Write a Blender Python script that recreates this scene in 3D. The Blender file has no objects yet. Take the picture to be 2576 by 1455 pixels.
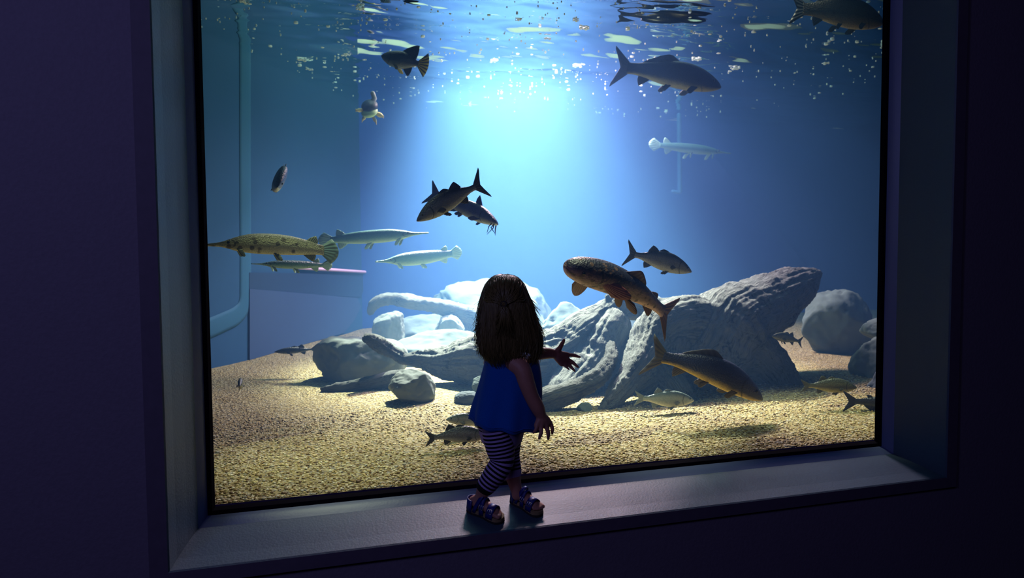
import bpy, bmesh, math, random
import numpy as np
from mathutils import Vector, Matrix, noise
random.seed(7); rng = np.random.default_rng(7)
SC = bpy.context.scene
COL = SC.collection
PI = math.pi

def C(r, g, b):                       # sRGB 0..255 -> linear
    f = lambda c: (c/255/12.92) if c/255 <= .04045 else ((c/255+.055)/1.055)**2.4
    return (f(r), f(g), f(b), 1.0)

# ------------------------------------------------------------------ camera
W = 2.72                              # width of the viewing window in metres
FPX = 1800.0
CAM = Vector((.110*W, -.926*W, .314*W))
YAW, PITCH, ROLL = .288, -.052, -.007
fwd = Vector((math.sin(YAW)*math.cos(PITCH), math.cos(YAW)*math.cos(PITCH), math.sin(PITCH)))
rt0 = Vector((math.cos(YAW), -math.sin(YAW), 0)); up0 = rt0.cross(fwd)
rt = rt0*math.cos(ROLL)+up0*math.sin(ROLL); up = -rt0*math.sin(ROLL)+up0*math.cos(ROLL)
cd = bpy.data.cameras.new('camera'); cam = bpy.data.objects.new('camera', cd); COL.objects.link(cam)
cd.sensor_width = 36; cd.lens = 36*FPX/2576; cd.clip_start = .02; cd.clip_end = 100
cam.matrix_world = Matrix(((rt.x, up.x, -fwd.x, CAM.x), (rt.y, up.y, -fwd.y, CAM.y), (rt.z, up.z, -fwd.z, CAM.z), (0, 0, 0, 1)))
cd.dof.use_dof = True; cd.dof.focus_distance = 2.75; cd.dof.aperture_fstop = 4.0
SC.camera = cam
def ray(x, y): return fwd + rt*((x-1288)/FPX) + up*((727.5-y)/FPX)
def U(x, y, Y):                       # the point of the room at depth Y seen there
    r = ray(x, y); return CAM + r*((Y-CAM.y)/r.y)
def UZ(x, y, z):
    r = ray(x, y); return CAM + r*((z-CAM.z)/r.z)
def MPP(p): return (Vector(p)-CAM).dot(fwd)/FPX     # metres per photo pixel at p

# ------------------------------------------------------------------ world, lights, exposure
ZS = 2.45                             # water level above the window sill
SC.view_settings.view_transform = 'Standard'; SC.view_settings.look = 'None'
SC.view_settings.exposure = 0.0; SC.view_settings.gamma = 1.0; SC.view_settings.use_curve_mapping = False
wd = bpy.data.worlds.new('world'); SC.world = wd; wd.use_nodes = True
wd.node_tree.nodes['Background'].inputs[0].default_value = (.20, .12, .75, 1)
wd.node_tree.nodes['Background'].inputs[1].default_value = .012
cy = SC.cycles
cy.max_bounces = 6; cy.diffuse_bounces = 1; cy.glossy_bounces = 3; cy.transmission_bounces = 3
cy.volume_bounces = 0; cy.transparent_max_bounces = 12; cy.caustics_reflective = False; cy.caustics_refractive = False
cy.sample_clamp_indirect = 4.0; cy.use_denoising = True
def spot(name, loc, to, power, color, angle=90, blend=.6, radius=.1):
    l = bpy.data.lights.new(name, 'SPOT'); o = bpy.data.objects.new(name, l); COL.objects.link(o)
    l.energy = power; l.color = color[:3]; l.spot_size = math.radians(angle); l.spot_blend = blend; l.shadow_soft_size = radius
    o.location = loc; o.rotation_euler = (Vector(to)-Vector(loc)).to_track_quat('-Z', 'Y').to_euler(); return o
def area(name, loc, to, power, color, sx, sy):
    l = bpy.data.lights.new(name, 'AREA'); o = bpy.data.objects.new(name, l); COL.objects.link(o)
    l.shape = 'RECTANGLE'; l.size = sx; l.size_y = sy; l.energy = power; l.color = color[:3]
    o.location = loc; o.rotation_euler = (Vector(to)-Vector(loc)).to_track_quat('-Z', 'Y').to_euler(); return o
spot('tank_spotlight', (2.72, 3.9, 3.3), (2.6, 3.3, 0), 2500, (1.0, .60, .74), 124, 1.0, .45)
spot('tank_floodlight', (2.2, 5.0, 4.45), (2.0, 2.70, 0), 20000, (1.0, .88, .78), 44, 1.0, .10)
for _x, _u in ((.45, .45), (1.7, 1.7), (2.45, 2.95)):
    spot('gravel_fill_spot', (_x, .54, 4.7), (_u, .52, 0), 900, (1.0, .98, .70), 17, 1.0, .08)  # added fill spots that brighten the gravel near the glass
area('water_fill_light', (2.5, 4.5, 4.8), (2.5, 4.0, 0), 40, (.06, .48, 1.0), 6, 1.4)  # added blue fill, stands in for light scattered many times in the water
area('streak_wall_fill', (2.4, 3.6, 4.8), (2.4, 5.5, 2.9), 115, (.80, 1.0, .80), 4.5, .4)  # added light on the upper wall so pale streaks show in the ripples
area('room_lamp', (-.5, -3.4, 2.6), (1.2, -.3, .2), 8.0, (.42, .40, 1.0), 1.2, 1.2)
area('jamb_fill_light', (-1.6, -2.6, 1.9), (2.9, -.1, 1.2), 12.0, (.34, .38, 1.0), .5, .5)  # added violet-blue fill that lifts the right jamb

# ------------------------------------------------------------------ helpers
def tag(o, label=None, cat=None, group=None, kind=None):
    for k, v in (('label', label), ('category', cat), ('group', group), ('kind', kind)):
        if v: o[k] = v
    return o
def empty(name, loc=(0, 0, 0)):
    o = bpy.data.objects.new(name, None); o.location = loc; o.empty_display_size = .1; COL.objects.link(o); return o
def link(name, me, mat=None, parent=None, smooth=True):
    o = bpy.data.objects.new(name, me); COL.objects.link(o)
    if mat is not None:
        me.materials.clear(); me.materials.append(mat)
    if smooth and len(me.polygons): me.polygons.foreach_set('use_smooth', np.ones(len(me.polygons), dtype=bool))
    if parent is not None:
        o.parent = parent; o.matrix_parent_inverse = Matrix.Translation(-Vector(parent.location))
    return o
def mesh(vs, fs):
    me = bpy.data.meshes.new('m'); me.from_pydata([tuple(v) for v in vs], [], [tuple(f) for f in fs]); me.update(); return me
class MB:
    def __init__(s): s.v = []; s.f = []; s.a = []
    def add(s, vs, fs, attr=None):
        b = len(s.v); s.v += [tuple(v) for v in vs]; s.f += [tuple(b+i for i in f) for f in fs]
        s.a += list(attr) if attr is not None else [0.0]*len(vs)
    def box(s, lo, hi):
        x0, y0, z0 = lo; x1, y1, z1 = hi
        s.add([(x0,y0,z0),(x1,y0,z0),(x1,y1,z0),(x0,y1,z0),(x0,y0,z1),(x1,y0,z1),(x1,y1,z1),(x0,y1,z1)],
              [(3,2,1,0),(4,5,6,7),(0,1,5,4),(1,2,6,5),(2,3,7,6),(3,0,4,7)])
    def sweep(s, pts, rad, seg=12, caps=True, squash=None, attr=None):
        """a closed tube along pts; squash = (vector, factor) flattens it along a direction"""
        P = [Vector(p) for p in pts]; Rr = list(rad); A = list(attr) if attr is not None else [float(i) for i in range(len(P))]
        T = [(P[min(i+1, len(P)-1)]-P[max(i-1, 0)]).normalized() for i in range(len(P))]
        st = []
        if caps:
            for a in (80, 55, 28): st.append((P[0]-T[0]*Rr[0]*math.sin(math.radians(a)), Rr[0]*math.cos(math.radians(a)), T[0], A[0]))
        for i in range(len(P)): st.append((P[i], Rr[i], T[i], A[i]))
        if caps:
            for a in (28, 55, 80): st.append((P[-1]+T[-1]*Rr[-1]*math.sin(math.radians(a)), Rr[-1]*math.cos(math.radians(a)), T[-1], A[-1]))
        n = T[0].orthogonal().normalized(); vs = []; at = []
        for (p, r, t, a) in st:
            n = (n - t*n.dot(t)); n = n.normalized() if n.length > 1e-6 else t.orthogonal().normalized()
            b = t.cross(n)
            for k in range(seg):
                d = n*math.cos(2*PI*k/seg)+b*math.sin(2*PI*k/seg)
                if squash is not None:
                    q = squash[0]; d = d - q*(d.dot(q)*(1-squash[1]))
                vs.append(p+d*r); at.append(a)
        m = len(st); fs = []
        for i in range(m-1):
            for k in range(seg):
                fs.append((i*seg+k, i*seg+(k+1) % seg, (i+1)*seg+(k+1) % seg, (i+1)*seg+k))
        fs.append(tuple(range(seg))[::-1]); fs.append(tuple((m-1)*seg+k for k in range(seg)))
        s.add(vs, fs, at)
    def ball(s, c, r, seg=12, rings=8, M=None):
        r = (r, r, r) if isinstance(r, (int, float)) else r
        vs = []; fs = []; c = Vector(c)
        for i in range(rings+1):
            th = PI*(i+.001)/(rings+.002)
            for k in range(seg):
                d = Vector((r[0]*math.sin(th)*math.cos(2*PI*k/seg), r[1]*math.sin(th)*math.sin(2*PI*k/seg), r[2]*math.cos(th)))
                vs.append(c + (M @ d if M is not None else d))
        for i in range(rings):
            for k in range(seg): fs.append((i*seg+k, (i+1)*seg+k, (i+1)*seg+(k+1) % seg, i*seg+(k+1) % seg))
        fs.append(tuple(range(seg))); fs.append(tuple(rings*seg+k for k in range(seg))[::-1])
        s.add(vs, fs)
    def mesh(s, attr=None):
        me = mesh(s.v, s.f)
        if attr:
            a = me.attributes.new(attr, 'FLOAT', 'POINT'); a.data.foreach_set('value', np.array(s.a, dtype=np.float32))
        return me
    def obj(s, name, mat, parent=None, smooth=True, attr=None): return link(name, s.mesh(attr), mat, parent, smooth)
def fused(mb, voxel, smooth=4, factor=.5):
    """one continuous skin over overlapping tubes"""
    o = bpy.data.objects.new('tmp', mb.mesh()); COL.objects.link(o)
    m = o.modifiers.new('r', 'REMESH'); m.mode = 'VOXEL'; m.voxel_size = voxel; m.use_smooth_shade = True
    if smooth:
        m = o.modifiers.new('s', 'SMOOTH'); m.factor = factor; m.iterations = smooth
    dg = bpy.context.evaluated_depsgraph_get(); me = bpy.data.meshes.new_from_object(o.evaluated_get(dg))
    bpy.data.objects.remove(o); return me
def verts(me):
    a = np.empty(len(me.vertices)*3); me.vertices.foreach_get('co', a); return a.reshape(-1, 3)
def setverts(me, a): me.vertices.foreach_set('co', a.ravel()); me.update()
def normals(me):
    a = np.empty(len(me.vertices)*3, dtype=np.float32); me.vertex_normals.foreach_get('vector', a); return a.reshape(-1, 3).astype(float)
def spline(ctrl, n):
    """Catmull-Rom through rows of numbers"""
    c = np.array(ctrl, float); c = np.vstack([2*c[0]-c[1], c, 2*c[-1]-c[-2]]); out = []
    m = len(c)-3
    for i in range(n):
        t = i/(n-1)*m; k = min(int(t), m-1); t -= k
        p0, p1, p2, p3 = c[k:k+4]
        out.append(.5*((2*p1)+(-p0+p2)*t+(2*p0-5*p1+4*p2-p3)*t*t+(-p0+3*p1-3*p2+p3)*t**3))
    return np.array(out)

class M:
    """a small node-tree writer"""
    def __init__(s, name):
        s.m = bpy.data.materials.new(name); s.m.use_nodes = True; s.t = s.m.node_tree; s.n = s.t.nodes; s.b = s.n['Principled BSDF']; s.out = s.n['Material Output']
    def node(s, typ, **kw):
        n = s.n.new(typ)
        for k, v in kw.items():
            if k in ('ins',):
                for a, b in v.items():
                    if isinstance(b, bpy.types.NodeSocket): s.t.links.new(b, n.inputs[a])
                    else: n.inputs[a].default_value = b
            else: setattr(n, k, v)
        return n
    def link(s, a, b): s.t.links.new(a, b)
    def set(s, **kw):
        for k, v in kw.items():
            k = k.replace('_', ' ')
            if isinstance(v, bpy.types.NodeSocket): s.t.links.new(v, s.b.inputs[k])
            else: s.b.inputs[k].default_value = v
        return s
    def coord(s, scale=(1, 1, 1), kind='Object'):
        tc = s.node('ShaderNodeTexCoord'); mp = s.node('ShaderNodeMapping', ins={'Vector': tc.outputs[kind], 'Scale': scale}); return mp.outputs[0]
    def noise(s, vec, scale, detail=4, rough=.55): return s.node('ShaderNodeTexNoise', ins={'Vector': vec, 'Scale': scale, 'Detail': detail, 'Roughness': rough}).outputs['Fac']
    def ramp(s, fac, stops, interp='LINEAR'):
        r = s.node('ShaderNodeValToRGB', ins={'Fac': fac}); e = r.color_ramp.elements; r.color_ramp.interpolation = interp
        while len(e) > 1: e.remove(e[-1])
        e[0].position = stops[0][0]; e[0].color = stops[0][1]
        for p, c in stops[1:]:
            x = e.new(p); x.color = c
        return r.outputs['Color']
    def mix(s, fac, a, b, typ='MIX'):
        n = s.node('ShaderNodeMix', data_type='RGBA', blend_type=typ)
        for sock, v in ((n.inputs[0], fac), (n.inputs[6], a), (n.inputs[7], b)):
            if isinstance(v, bpy.types.NodeSocket): s.t.links.new(v, sock)
            else: sock.default_value = v
        return n.outputs[2]
    def math(s, op, a, b=0.0):
        return s.node('ShaderNodeMath', operation=op, ins={0: a, 1: b}).outputs[0]
    def attr(s, name): return s.node('ShaderNodeAttribute', attribute_name=name).outputs['Fac']
    def bump(s, h, strength=.5, dist=.01):
        b = s.node('ShaderNodeBump', ins={'Height': h, 'Strength': strength, 'Distance': dist}); s.t.links.new(b.outputs[0], s.b.inputs['Normal'])
def plain(name, col, rough=.6, metallic=0, spec=.5, bump=0, bscale=60, var=.0):
    m = M(name); v = m.coord(); nz = m.noise(v, bscale)
    if var: m.set(Base_Color=m.mix(nz, tuple(c*(1-var) for c in col[:3])+(1,), tuple(min(1, c*(1+var)) for c in col[:3])+(1,)))
    else: m.set(Base_Color=col)
    m.set(Roughness=rough, Metallic=metallic, Specular_IOR_Level=spec)
    if bump: m.bump(nz, bump, .01)
    return m.m

# ------------------------------------------------------------------ setting materials
mat_wall = plain('purple_painted_wall', C(116, 104, 122), .75, bump=.15, bscale=90, var=.12)
mat_casing = plain('brown_casing', C(92, 80, 98), .7, var=.2, bscale=30)
mat_frame = plain('frame_paint', C(62, 82, 100), .55, bump=.12, bscale=120, var=.08)
mat_bead = plain('frame_bead', C(96, 108, 150)
, .4, bump=.05, bscale=120)  # the blue highlight along the bead is put into its colour
mat_gasket = plain('black_gasket', C(14, 12, 22), .95, spec=.05)
mat_blue = plain('tank_blue_wall', C(28, 72, 150), .85, var=.1, bscale=2)
mat_teal = plain('teal_side_wall', C(14, 70, 108), .85, var=.1, bscale=2)
mat_white = plain('streak_reflector_white', C(226, 236, 214), .8)
mat_dark = plain('dark_ceiling', C(20, 18, 26), .9)

m = M('gravel')
v = m.coord(); vo = m.node('ShaderNodeTexVoronoi', ins={'Vector': v, 'Scale': 95.0}); vo2 = m.node('ShaderNodeTexVoronoi', ins={'Vector': v, 'Scale': 55.0})
sep = m.node('ShaderNodeSeparateColor', ins={'Color': vo.outputs['Color']})
c1 = m.ramp(sep.outputs[0], [(0, C(74, 58, 30)), (.18, C(116, 96, 50)), (.4, C(156, 138, 82)), (.62, C(172, 158, 104)), (.82, C(184, 174, 138)), (1, C(112, 110, 94))])
big = m.noise(v, 2.2, 3); c2 = m.mix(m.ramp(big, [(.38, (0, 0, 0, 1)), (.62, (1, 1, 1, 1))]), m.mix(.28, c1, C(128, 112, 64)), c1)
m.set(Base_Color=c2, Roughness=.8, Specular_IOR_Level=.3); m.bump(m.math('ADD', vo.outputs['Distance'], m.math('MULTIPLY', vo2.outputs['Distance'], .8)), .9, .012); mat_gravel = m.m

m = M('pebble')
oi = m.attr('shade')
m.set(Base_Color=m.ramp(oi, [(0, C(84, 62, 32)), (.2, C(140, 112, 56)), (.45, C(184, 162, 98)), (.7, C(206, 192, 132)), (.88, C(220, 212, 178)), (1, C(124, 124, 108))]), Roughness=.75); mat_pebble = m.m

m = M('water_surface')
geo = m.node('ShaderNodeNewGeometry')
fr = m.node('ShaderNodeFresnel', ins={'IOR': 1.10}
)
tr = m.node('ShaderNodeBsdfTransparent'); gl = m.node('ShaderNodeBsdfGlossy', ins={'Color': (.95, 1, .97, 1), 'Roughness': .03})
mx = m.node('ShaderNodeMixShader', ins={0: fr.outputs[0], 1: tr.outputs[0], 2: gl.outputs[0]})
m.link(mx.outputs[0], m.out.inputs['Surface']); mat_surface = m.m

m = M('tank_water'); m.n.remove(m.b)
vs_ = m.node('ShaderNodeVolumeScatter', ins={'Color': (.18, .45, 1.0, 1), 'Density': .066, 'Anisotropy'
: .3})
va_ = m.node('ShaderNodeVolumeAbsorption', ins={'Color': (.22, .78, .93, 1), 'Density': .085})
ad = m.node('ShaderNodeAddShader'); m.link(vs_.outputs[0], ad.inputs[0]); m.link(va_.outputs[0], ad.inputs[1]); m.link(ad.outputs[0], m.out.inputs['Volume'])
mat_water = m.m
m = M('acrylic_pane'); m.n.remove(m.b)
tr = m.node('ShaderNodeBsdfTransparent', ins={'Color': (.95, .98, .98, 1)}); m.link(tr.outputs[0], m.out.inputs['Surface']); mat_pane = m.m

# ------------------------------------------------------------------ the room and the window
D, S, T = .098*W, .033*W, .029*W      # reveal depth, splay, fall of the sill
ZT = 2.75                             # top of the glass
CW = .05                              # width of the casing
window = empty('window_1', (W/2, 0, 0)); tag(window, 'huge aquarium viewing window in a wide splayed pale frame', 'window', kind='structure')
PROF = [(.010, -.006), (.014, -.016), (.020, -.028), (.027, -.038), (.034, -.048)]   # (outward, depth): bead beside the glass
def reveal(kind, prof):
    """a strip of the reveal: prof = (outward fraction or metres, Y); mitred at the corners"""
    mb = MB(); n = len(prof); vs = []; fs = []
    for (o, y) in prof:
        ob = o*T/S if o > .05 else o*1.0
        if kind == 'sill': a, b = (-o, y, -ob), (W+o, y, -ob)
        elif kind == 'lintel': a, b = (-o, y, ZT+o), (W+o, y, ZT+o)
        elif kind == 'left': a, b = (-o, y, -ob), (-o, y, ZT+o)
        else: a, b = (W+o, y, -ob), (W+o, y, ZT+o)
        vs += [a, b]
    for i in range(n-1): fs.append((2*i, 2*i+1, 2*i+3, 2*i+2))
    mb.add(vs, fs); return mb
for k in ('sill', 'lintel', 'left', 'right'):
    nm = {'sill': 'sill', 'lintel': 'lintel', 'left': 'jamb', 'right': 'jamb'}[k]
    o = reveal(k, [(.034, -.048), (.055, -.12), (.075, -.20), (S-.004, -D+.006), (S, -D)]).obj(nm, mat_frame, window, smooth=False)
    o = reveal(k, PROF).obj('bead', mat_bead, o)
    o.parent = bpy.data.objects[o.parent.name]; o.matrix_parent_inverse = o.parent.matrix_world.inverted() if False else Matrix()
    reveal(k, [(-.012, .012), (-.004, -.004), (.010, -.006)]).obj('gasket', mat_gasket, window, smooth=False)
bpy.context.view_layer.update()
for o in list(bpy.data.objects):
    if o.name.startswith('bead'):
        o.matrix_parent_inverse = o.parent.matrix_world.inverted()
mb = MB(); y0, y1 = -D, -D+.03
zb = -T
mb.box((-S-CW, y0, zb-.042), (-S, y1, ZT+S+CW)); mb.box((W+S, y0, zb-.042), (W+S+CW, y1, ZT+S+CW))
mb.box((-S, y0, zb-.042), (W+S, y1, zb)); mb.box((-S, y0, ZT+S), (W+S, y1, ZT+S+CW))
mb.obj('casing', mat_casing, window, smooth=False)
mb = MB(); mb.box((-.02, .002, -.03), (W+.02, .03, ZT+.02)); mb.obj('pane', mat_pane, window, smooth=False)

mb = MB(); YF, YB = -D+.018, -.004
mb.box((-5, YF, -.6), (-S-.02, YB, 3.6)); mb.box((W+S+.02, YF, -.6), (9, YB, 3.6))
mb.box((-S-.02, YF, -.6), (W+S+.02, YB, -T-.01)); mb.box((-S-.02, YF, ZT+S+.01), (W+S+.02, YB, 3.6))
tag(mb.obj('wall_front', mat_wall, smooth=False), 'dark purple wall around the viewing window', 'wall', kind='structure')
mb = MB(); mb.box((-5, -6, -.7), (9, YF, -.6)); tag(mb.obj('floor', mat_dark, smooth=False), 'dark floor of the viewing room', 'floor', kind='structure')
mb = MB(); mb.box((-5, -6, 3.6), (9, YF, 3.7)); tag(mb.obj('ceiling', mat_dark, smooth=False), 'dark ceiling of the viewing room', 'ceiling', kind='structure')
mb = MB(); mb.box((-5, -6.1, -.6), (9, -6, 3.6)); tag(mb.obj('wall_rear', mat_wall, smooth=False), 'dark purple wall behind the viewer', 'wall', kind='structure')

# the tank
LX0, LX1, YW = -2.05, .95, 5.5          # slanting side wall from (LX0, 0) to (LX1, YW)
def lw(y, off=0.0): return LX0+(LX1-LX0)*y/YW+off
def slab(pts, z0, z1):
    n = len(pts); mb = MB(); mb.add([(x, y, z0) for x, y in pts]+[(x, y, z1) for x, y in pts],
        [tuple(range(n))[::-1], tuple(range(n, 2*n))]+[(i, (i+1) % n, n+(i+1) % n, n+i) for i in range(n)]); return mb
tag(slab([(LX0-.1, 0), (LX0, 0), (LX1, YW), (LX1-.1, YW+.1)], -.4, 6.4).obj('wall_left', mat_teal, smooth=False), 'blue painted side wall of the tank', 'wall', kind='structure')
tag(slab([(LX1-.1, YW), (9, YW), (9, YW+.1), (LX1-.1, YW+.1)], -.4, ZS+.02).obj('wall_back', mat_blue, smooth=False), 'blue painted back wall of the tank', 'wall', kind='structure')
tag(slab([(4.2, 0), (8.9, YW), (9, YW), (4.4, 0)], -.4, 6.4).obj('wall_right', mat_blue, smooth=False), 'blue painted far side wall of the tank', 'wall', kind='structure')
mb = MB(); mb.box((LX0-.1, 0, 6.4), (9, YW+.1, 6.5)); tag(mb.obj('ceiling_tank', mat_dark, smooth=False), 'dark ceiling above the tank', 'ceiling', kind='structure')

tag(slab([(LX1-.1, YW), (9, YW), (9, YW+.1), (LX1-.1, YW+.1)], ZS+.02, 6.4).obj('wall_streak_reflector', mat_white, smooth=False), 'added white wall above the waterline, giving the ripples their pale streaks', 'wall', kind='structure')  # white stretch added as a bright reflector behind the ripples
# water body and rippling surface
def rw(y): return 4.21+4.69*y/YW
WY0, WY1 = .031, YW-.002
tag(slab([(lw(WY0)+.003, WY0), (rw(WY0)-.02, WY0), (rw(WY1)-.02, WY1), (lw(WY1)+.003, WY1)], -.35, ZS-.03).obj('water', mat_water, smooth=False), 'clear blue water filling the tank', 'water', kind='structure')
NX, NY = 300, 170
xs = np.linspace(0, 1, NX); ys = np.linspace(.032, YW-.003, NY); gx, gy = np.meshgrid(xs, ys); gx = lw(gy)+.004+(rw(gy)-.03-lw(gy))*gx
wv = np.zeros_like(gx)
for k in range(26):
    lam = .10*(1.17**k)*.55+.03; a = rng.uniform(-.6, .6)+PI/2; ph = rng.uniform(0, 6.3); lam = min(lam, 1.8)
    wv += .0046*lam**.82*np.sin(2*PI/lam*(gx*math.cos(a)+gy*math.sin(a))+ph)
gz = ZS+wv
vv = np.stack([gx, gy, gz], -1).reshape(-1, 3)
fs = [(j*NX+i, j*NX+i+1, (j+1)*NX+i+1, (j+1)*NX+i) for j in range(NY-1) for i in range(NX-1)]
tag(link('water_surface', mesh(vv, fs), mat_surface), 'rippling underside of the water surface across the top', 'water surface', kind='structure')

# gravel
def ground(x, y): return .012+.03*noise.noise((x*.9, y*.9, 1.3))*min(1, y/.5)+.012*noise.noise((x*3, y*3, 4))*min(1, y/.3)
xs = np.linspace(0, 1, 240); ys = np.concatenate([np.linspace(.032, 1.5, 90), np.linspace(1.53, YW-.003, 80)])
vv = [(lw(y)+.004+(rw(y)-.03-lw(y))*x, y, 0) for y in ys for x in xs]; vv = [(x, y, ground(x, y)) for x, y, z in vv]; n = len(xs)
fs = [(j*n+i, j*n+i+1, (j+1)*n+i+1, (j+1)*n+i) for j in range(len(ys)-1) for i in range(n-1)]
tag(link('gravel_bed', mesh(vv, fs), mat_gravel), 'pale yellow gravel covering the tank bottom', 'gravel', kind='stuff')
bm = bmesh.new(); bmesh.ops.create_icosphere(bm, subdivisions=1, radius=1); ico = np.array([v.co[:] for v in bm.verts]); icf = np.array([[v.index for v in f.verts] for f in bm.faces]); bm.free()
NP = 15000
px = rng.uniform(-.15, 4.0, NP); py = .04+(rng.uniform(0, 1, NP)**1.7)*1.3
keep = [(x, y) for x, y in zip(px, py) if x < 3.0+.9*y and x > -.25]
vsl, fsl, shl = [], [], []
for i, (x, y) in enumerate(keep):
    r = rng.uniform(.0026, .0060); sc = np.array([r*rng.uniform(.8, 1.5), r*rng.uniform(.8, 1.5), r*rng.uniform(.5, .9)])
    a = rng.uniform(0, 6.3); p = ico*sc*(1+.25*rng.standard_normal((12, 1)) if len(ico) == 12 else 1)
    q = np.stack([p[:, 0]*math.cos(a)-p[:, 1]*math.sin(a)+x, p[:, 0]*math.sin(a)+p[:, 1]*math.cos(a)+y, p[:, 2]+ground(x, y)+r*.3], -1)
    vsl.append(q); fsl.append(icf+i*len(ico)); shl += [rng.uniform(0, 1)]*len(ico)
me = bpy.data.meshes.new('p'); va = np.concatenate(vsl); fa = np.concatenate(fsl)
me.from_pydata(va, [], fa); a = me.attributes.new('shade', 'FLOAT', 'POINT'); a.data.foreach_set('value', np.array(shl, dtype=np.float32))
tag(link('gravel', me, mat_pebble), 'loose pale pebbles lying over the gravel near the glass', 'gravel', kind='stuff')

# side viewing window on the slanting wall, with a lavender room wall and a pink strip seen in it
mat_sidefr = plain('pale_green_frame', C(28, 88, 118), .8)
mat_lav = plain('lavender_panel', C(44, 72, 110), .8)

mat_pink = plain('pink_rail', C(232, 190, 226), .6)
mat_navy = plain('navy_panel', C(14, 54, 88), .8)
def onwall(x, y, off=0.0):            # the point of the slanting wall seen at that pixel
    r = ray(x, y); sl = (LX1-LX0)/YW
    t = (LX0+off+sl*CAM.y-CAM.x)/(r.x-sl*r.y); return CAM+r*t
wn = Vector((1, -(LX1-LX0)/YW, 0)).normalized()
def wallpatch(quad, th, name, mat, parent):
    q = [onwall(*p) for p in quad]; mb = MB(); n = len(q)
    mb.add([p for p in q]+[p+wn*th for p in q], [tuple(range(n))[::-1], tuple(range(n, 2*n))]+[(i, (i+1) % n, n+(i+1) % n, n+i) for i in range(n)])
    return mb.obj(name, mat, parent, smooth=False)
sw = empty('window_2', onwall(620, 500)); tag(sw, 'smaller window in the tank side wall with a pale green frame', 'window', kind='structure')
mb = MB(); pts = [onwall(616, 60), onwall(616, 400), onwall(617, 700), onwall(614, 765), onwall(596, 793), onwall(560, 812), onwall(500, 838), onwall(440, 868)]
sp = spline([tuple(p) for p in pts], 40)
mb.sweep([Vector(p)+wn*.002 for p in sp], [.08]*40, 10, squash=(wn, .1)); mb.obj('frame', mat_sidefr, sw)
wallpatch([(624, 686), (930, 690), (905, 748), (624, 735)], .012, 'pane', mat_navy, sw)
wallpatch([(624, 727), (896, 750), (905, 772), (888, 806), (862, 838), (624, 906)], .016, 'panel', mat_lav, sw)
mb = MB(); mb.sweep([onwall(745, 674)+wn*.03, onwall(840, 680)+wn*.03, onwall(931, 686)+wn*.03], [.016]*3, 8); mb.obj('rail', mat_pink, sw)

# ------------------------------------------------------------------ driftwood and rocks
def wood_mat(name, light, dark):
    m = M(name); v = m.coord((1, 1, 1)); nz = m.noise(v, 7, 5); w = m.attr('grain')
    gv = m.node('ShaderNodeCombineXYZ', ins={0: w, 1: m.math('MULTIPLY', m.noise(v, 3, 2), 3.0), 2: 0.0}).outputs[0]
    gr = m.noise(gv, 9, 5, .65)
    f = m.math('ADD', m.math('MULTIPLY', gr, .6), m.math('MULTIPLY', nz, .4))
    m.set(Base_Color=m.ramp(f, [(.36, dark), (.46, tuple(a*.7+b*.3 for a, b in zip(light, dark))), (.58, light)]), Roughness=.9, Specular_IOR_Level=.2)
    m.bump(f, 1.0, .05); return m.m
mat_wood = wood_mat('driftwood', C(128, 134, 128), C(34, 40, 42))
mat_rock = plain('pale_rock', C(116, 126, 120), .9, spec=.2, bump=.5, bscale=14, var=.25)
mat_rock2 = plain('grey_rock', C(88, 102, 98), .9, spec=.2, bump=.5, bscale=11, var=.3)
mat_rock3 = plain('dark_rock', C(84, 96, 100), .9, spec=.2, bump=.5, bscale=11, var=.3)
def PX(l):                            # rows (x, y, Y, radius in pixels) -> (x, y, z, r) in metres
    out = []
    for (x, y, Y, r) in l:
        p = U(x, y, Y); out.append((p.x, p.y, p.z, r*MPP(p)))
    return out
def wood(name, label, branches, voxel=.018, amp=.02, sink=True):
    mb = MB(); ax = []
    for b in branches:
        c = spline(PX(b), 6*len(b)); c[:, 3] = np.maximum(c[:, 3], .006)
        rr = [r*(1+.10*noise.noise((i*.9, r*10, len(ax)))) for i, r in enumerate(c[:, 3])]
        mb.sweep(c[:, :3], rr, 20); ax.append(c)
    me = fused(mb, voxel, 3); v = verts(me); nrm = normals(me)
    # grain coordinate: the angle round the nearest branch, so furrows run along it
    best = np.full(len(v), 1e9); g = np.zeros(len(v)); al = np.zeros(len(v))
    off = 0.0
    for bi, c in enumerate(ax):
        P = c[:, :3]; 
        for i in range(len(P)-1):
            d = P[i+1]-P[i]; L = np.linalg.norm(d)+1e-9; t = d/L; w = v-P[i]; s_ = np.clip(w@t, 0, L)
            q = w-np.outer(s_, t); dist = np.linalg.norm(q, axis=1)-(c[i, 3]+(c[i+1, 3]-c[i, 3])*s_/L)
            a = Vector(t).orthogonal(); ref = np.cross(t, (0, 0, 1.0)); ref = ref/(np.linalg.norm(ref)+1e-6); b2 = np.cross(t, ref)
            ang = np.arctan2(q@b2, q@ref); mk = dist < best
            best[mk] = dist[mk]; g[mk] = ang[mk]; al[mk] = off+s_[mk]
            off += L
    disp = np.empty(len(v))
    for i in range(len(v)):
        gx_, gy_ = math.cos(g[i]), math.sin(g[i]); q_ = noise.noise((gx_*3.4, gy_*3.4, al[i]*1.9)); q2 = noise.noise((gx_*7.5, gy_*7.5, al[i]*2.6+7))
        disp[i] = .6*noise.noise((gx_*1.4, gy_*1.4, al[i]*2.2+3))+.55*noise.noise(Vector(v[i])*7)+.9*(.30-abs(q_))+.75*(.22-abs(q2))+.25*noise.noise(Vector(v[i])*26)
    setverts(me, v+nrm*(disp*amp)[:, None])
    at = me.attributes.new('grain', 'FLOAT', 'POINT'); at.data.foreach_set('value', (g*1.2).astype(np.float32))
    o = link(name, me, mat_wood); tag(o, label, 'driftwood'); return o
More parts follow.
